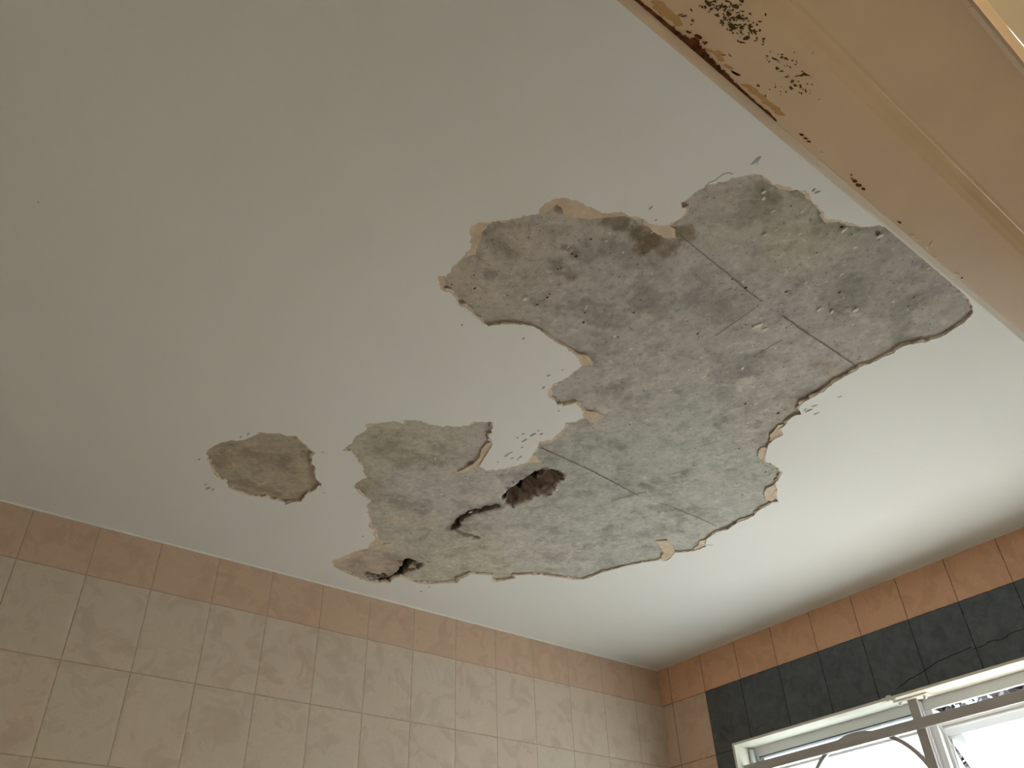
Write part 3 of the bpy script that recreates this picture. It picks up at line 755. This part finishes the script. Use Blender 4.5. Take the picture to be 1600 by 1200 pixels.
# hall beyond the door: ceiling and an added globe lamp, out of view, that warms the light
struct(boxobj('ceiling.001', (XL + .0005, YE + .0005, -.0005), (-.0005, YH - .0005, .12), M_hall))
hl_ = bpy.data.lights.new('added_hall_bulb', 'POINT'); hl_.energy = HALL_W; hl_.color = (1.0, .88, .72); hl_.shadow_soft_size = .06
lamp = link('added_hall_lamp', None); lamp.location = (-2.95, -2.95, H)
thing(lamp, 'added unseen globe lamp on the hall ceiling that warms the light', 'lamp')
bm = bmesh.new(); bmesh.ops.create_cone(bm, cap_ends=True, segments=32, radius1=.055, radius2=.055, depth=.03, matrix=Matrix.Translation((0, 0, -.0155)))
from_bm('base', bm, M_white, lamp)
M_globe = bpy.data.materials.new('lit_globe'); M_globe.use_nodes = True
gb = M_globe.node_tree.nodes['Principled BSDF']; gb.inputs['Emission Color'].default_value = (1, .82, .58, 1); gb.inputs['Emission Strength'].default_value = 4.0
bm = bmesh.new(); bmesh.ops.create_uvsphere(bm, u_segments=32, v_segments=16, radius=.075, matrix=Matrix.Translation((0, 0, -.095)))
from_bm('globe', bm, M_globe, lamp, True)
lo_ = bpy.data.objects.new('added_hall_bulb', hl_); COL.objects.link(lo_); lo_.location = (-2.95, -2.95, H - .25)

# ------------------------------------------------------------------ window
win = struct(link('window_1', None)); win.location = (.10, -.9, H - .8)
INV = Matrix.Translation((-.10, .9, -(H - .8)))
def wpart(name, boxes, matl, parent=None, bev=.0012, M=None, label=None):
    bm = bmesh.new()
    for a, b in boxes: box(bm, a, b, bev, M)
    o = from_bm(name, bm, matl)
    o.parent = parent or win; o.matrix_parent_inverse = INV if parent is None else Matrix.Identity(4)
    if parent is not None: o.matrix_parent_inverse = (parent.matrix_parent_inverse).copy() if False else Matrix.Identity(4)
    if label: o['label'] = label
    return o
FT = WT - .006            # underside of the plaster head
FL = WL - .007
XA, XB = .080, .125       # frame depth
MY = -.876                # mullion centre
fr = wpart('window_frame', [((XA, MY, FT - .029), (XB, FL, FT)), ((XA, WR, FT - .029), (XA + .012, MY, FT)), ((XA, FL - .026, WB + .01), (XB, FL, FT - .029)), ((XA, WR, WB + .008), (XB, FL, WB + .045)),
      ((XA, WR, WB + .04), (XB, WR + .03, FT - .029)), ((XA, MY - .020, WB + .045), (XB, MY + .020, FT - .029))], M_alu)
wpart('mullion_bead', [((XA - .012, MY - .001, WB + .045), (XA, MY + .017, FT - .004))], M_white)
wpart('jamb_bead', [((XA - .020, FL - .014, WB + .03), (XA - .004, FL - .004, FT - .006))], M_white)
wpart('gasket', [((XA - .0015, MY + .021, FT - .0325), (XA + .02, FL - .026, FT - .029)), ((XA - .0015, FL - .0285, WB + .045), (XA + .02, FL - .026, FT - .0325))], M_alud, bev=0)
# closed left light: frosted pane with a thin rail
wpart('pane', [((.100, MY + .019, WB + .044), (.104, FL - .027, FT - .030))], M_pane, bev=0, label='frosted left pane')
wpart('glazing_rail', [((.092, MY + .019, -.3945), (.0995, FL - .027, -.3865))], M_alu, bev=.0008)
# right light: top-hung sash pushed outwards
ang = math.radians(44)
HP = Vector((.098, 0, -.385 + H))
RT = Matrix.Translation(HP) @ Matrix.Rotation(-ang, 4, 'Y') @ Matrix.Translation(-HP)
SB = -1.26
sash = wpart('sash', [((.09, WR + .035, -.418), (.112, MY - .024, -.385)), ((.09, MY - .062, SB), (.112, MY - .024, -.418)), ((.09, WR + .035, SB), (.112, WR + .07, -.418)), ((.09, WR + .035, SB - .035), (.112, MY - .024, SB))],
             M_white, M=RT, label='white top-hung sash standing open')
bm = bmesh.new(); box(bm, (.100, WR + .068, SB - .002), (.104, MY - .060, -.416), 0, RT)
o = from_bm('sash_pane', bm, M_pane); o.parent = sash
bm = bmesh.new(); box(bm, (.084, WR + .04, -.392), (.0905, MY - .03, -.388), .001, RT)
o = from_bm('sash_drip_rail', bm, M_alu); o.parent = sash
# scissor stay between frame and sash
bm = bmesh.new()
def flat(bm, a, b, w, th):
    a, b = Vector(a), Vector(b); L = (b - a).length
    q = (b - a).to_track_quat('X', 'Y').to_matrix().to_4x4()
    M_ = Matrix.Translation(a + Vector((0, 0, H))) @ q
    v0 = len(bm.verts)
    box(bm, (0, -th / 2, -w / 2 - H), (L, th / 2, w / 2 - H), 0, M_)
ys = MY - .0215
flat(bm, (.088, ys, -.388), (.150, ys, -.500), .011, .003)
flat(bm, (.125, ys - .003, -.395), (.100, ys - .003, -.540), .011, .003)
flat(bm, (.100, ys, -.400), (.100, ys, -.640), .014, .002)
o = from_bm('friction_stay', bm, M_alu); o.parent = win; o.matrix_parent_inverse = INV

# ------------------------------------------------------------------ window grille (thing)
gr = link('window_grille', None); gr.location = (.03, -.9, H - 1.3)
thing(gr, 'grey painted steel window grille with flat bars and an arched bar inside the window opening', 'window grille')
GI = Matrix.Translation((-.03, .9, -(H - 1.3)))
def gpart(name, bm, matl=None, smooth=False):
    o = from_bm(name, bm, matl or M_bar, None, smooth); o.parent = gr; o.matrix_parent_inverse = GI; return o
for zc in (-.3855, -.80, -1.20):
    bm = bmesh.new(); box(bm, (.026, WR, zc - .0135), (.033, FL - .001, zc + .0135), .001); gpart('horizontal_bar', bm)
for yc, zt in ((-.872, FT), (-1.45, FT)):
    bm = bmesh.new(); box(bm, (.0335, yc - .0135, WB + .009), (.0405, yc + .0135, zt), .001); gpart('vertical_bar', bm)
for yc in (-.675,):
    bm = bmesh.new(); n = 40; R0, R1 = .1990, .2095; zc = -.572
    rg = []
    for i in range(n + 1):
        a = math.pi * i / n
        rg.append([bm.verts.new((x, yc + rr * math.cos(a), H + zc + rr * math.sin(a))) for x, rr in ((.0336, R0), (.0456, R0), (.0456, R1), (.0336, R1))])
    for i in range(n):
        for k in range(4): bm.faces.new((rg[i][k], rg[i + 1][k], rg[i + 1][(k + 1) % 4], rg[i][(k + 1) % 4]))
    bm.faces.new(rg[0]); bm.faces.new(rg[-1])
    gpart('arched_bar', bm)
# bracket and its two screws under the head
bm = bmesh.new(); box(bm, (.020, -.925, FT - .0045), (.052, -.825, FT - .0002), .001); gpart('fixing_plate', bm, M_reveal)
for y in (-.912, -.838):
    bm = bmesh.new(); bmesh.ops.create_cone(bm, cap_ends=True, segments=16, radius1=.0035, radius2=.0055, depth=.009, matrix=Matrix.Translation((.034, y, H + FT - .008)))
    gpart('screw', bm, M_reveal, True)

# ------------------------------------------------------------------ outdoors
struct(boxobj('ground', (.6, -30, -H - 3.4), (40, 40, -H - 3.2), M_ground))
rnd = random.Random(21)
def tree(name, base, top, crown, rad, label):
    root = link(name, None); root.location = base
    thing(root, label, 'tree', None)
    bm = bmesh.new()
    def limb(a, b, r0, r1):
        a, b = Vector(a), Vector(b); q = (b - a).to_track_quat('Z', 'Y').to_matrix().to_4x4()
        bmesh.ops.create_cone(bm, cap_ends=True, segments=10, radius1=r0, radius2=r1, depth=(b - a).length, matrix=Matrix.Translation((a + b) / 2) @ q)
    limb((0, 0, 0), (0, 0, top), .16, .09)
    ends = []
    for k in range(16):
        a = rnd.uniform(0, 6.28); e = Vector((math.cos(a) * rad * rnd.uniform(.4, .9), math.sin(a) * rad * rnd.uniform(.4, .9), crown + rad * rnd.uniform(-.5, .6)))
        limb((0, 0, top * rnd.uniform(.6, 1)), e, .045, .012); ends.append(e)
    from_bm('trunk', bm, M_bark, root)
    vs, fs = [], []
    for k in range(9000):
        c = ends[rnd.randrange(len(ends))] + Vector((rnd.gauss(0, 1), rnd.gauss(0, 1), rnd.gauss(0, .8))) * rad * .24
        u = Vector((rnd.uniform(-1, 1), rnd.uniform(-1, 1), rnd.uniform(-1, 1))).normalized(); w = u.cross(Vector((rnd.uniform(-1, 1), rnd.uniform(-1, 1), rnd.uniform(-1, 1)))).normalized()
        L, B = rnd.uniform(.05, .10), rnd.uniform(.02, .04); i = len(vs)
        vs += [c - u * L, c + w * B, c + u * L, c - w * B]; fs.append((i, i + 1, i + 2, i + 3))
    from_py('foliage', vs, fs, M_leaf, root)
tree('tree', (5.6, .45, -3.2), 6.1, 6.85, .85, 'dull purple brown foliage right of the pale sky gap above the open sash')
tree('tree', (9.0, 3.85, -3.2), 7.1, 7.75, .95, 'dull purple brown foliage left of the pale sky gap above the open sash')
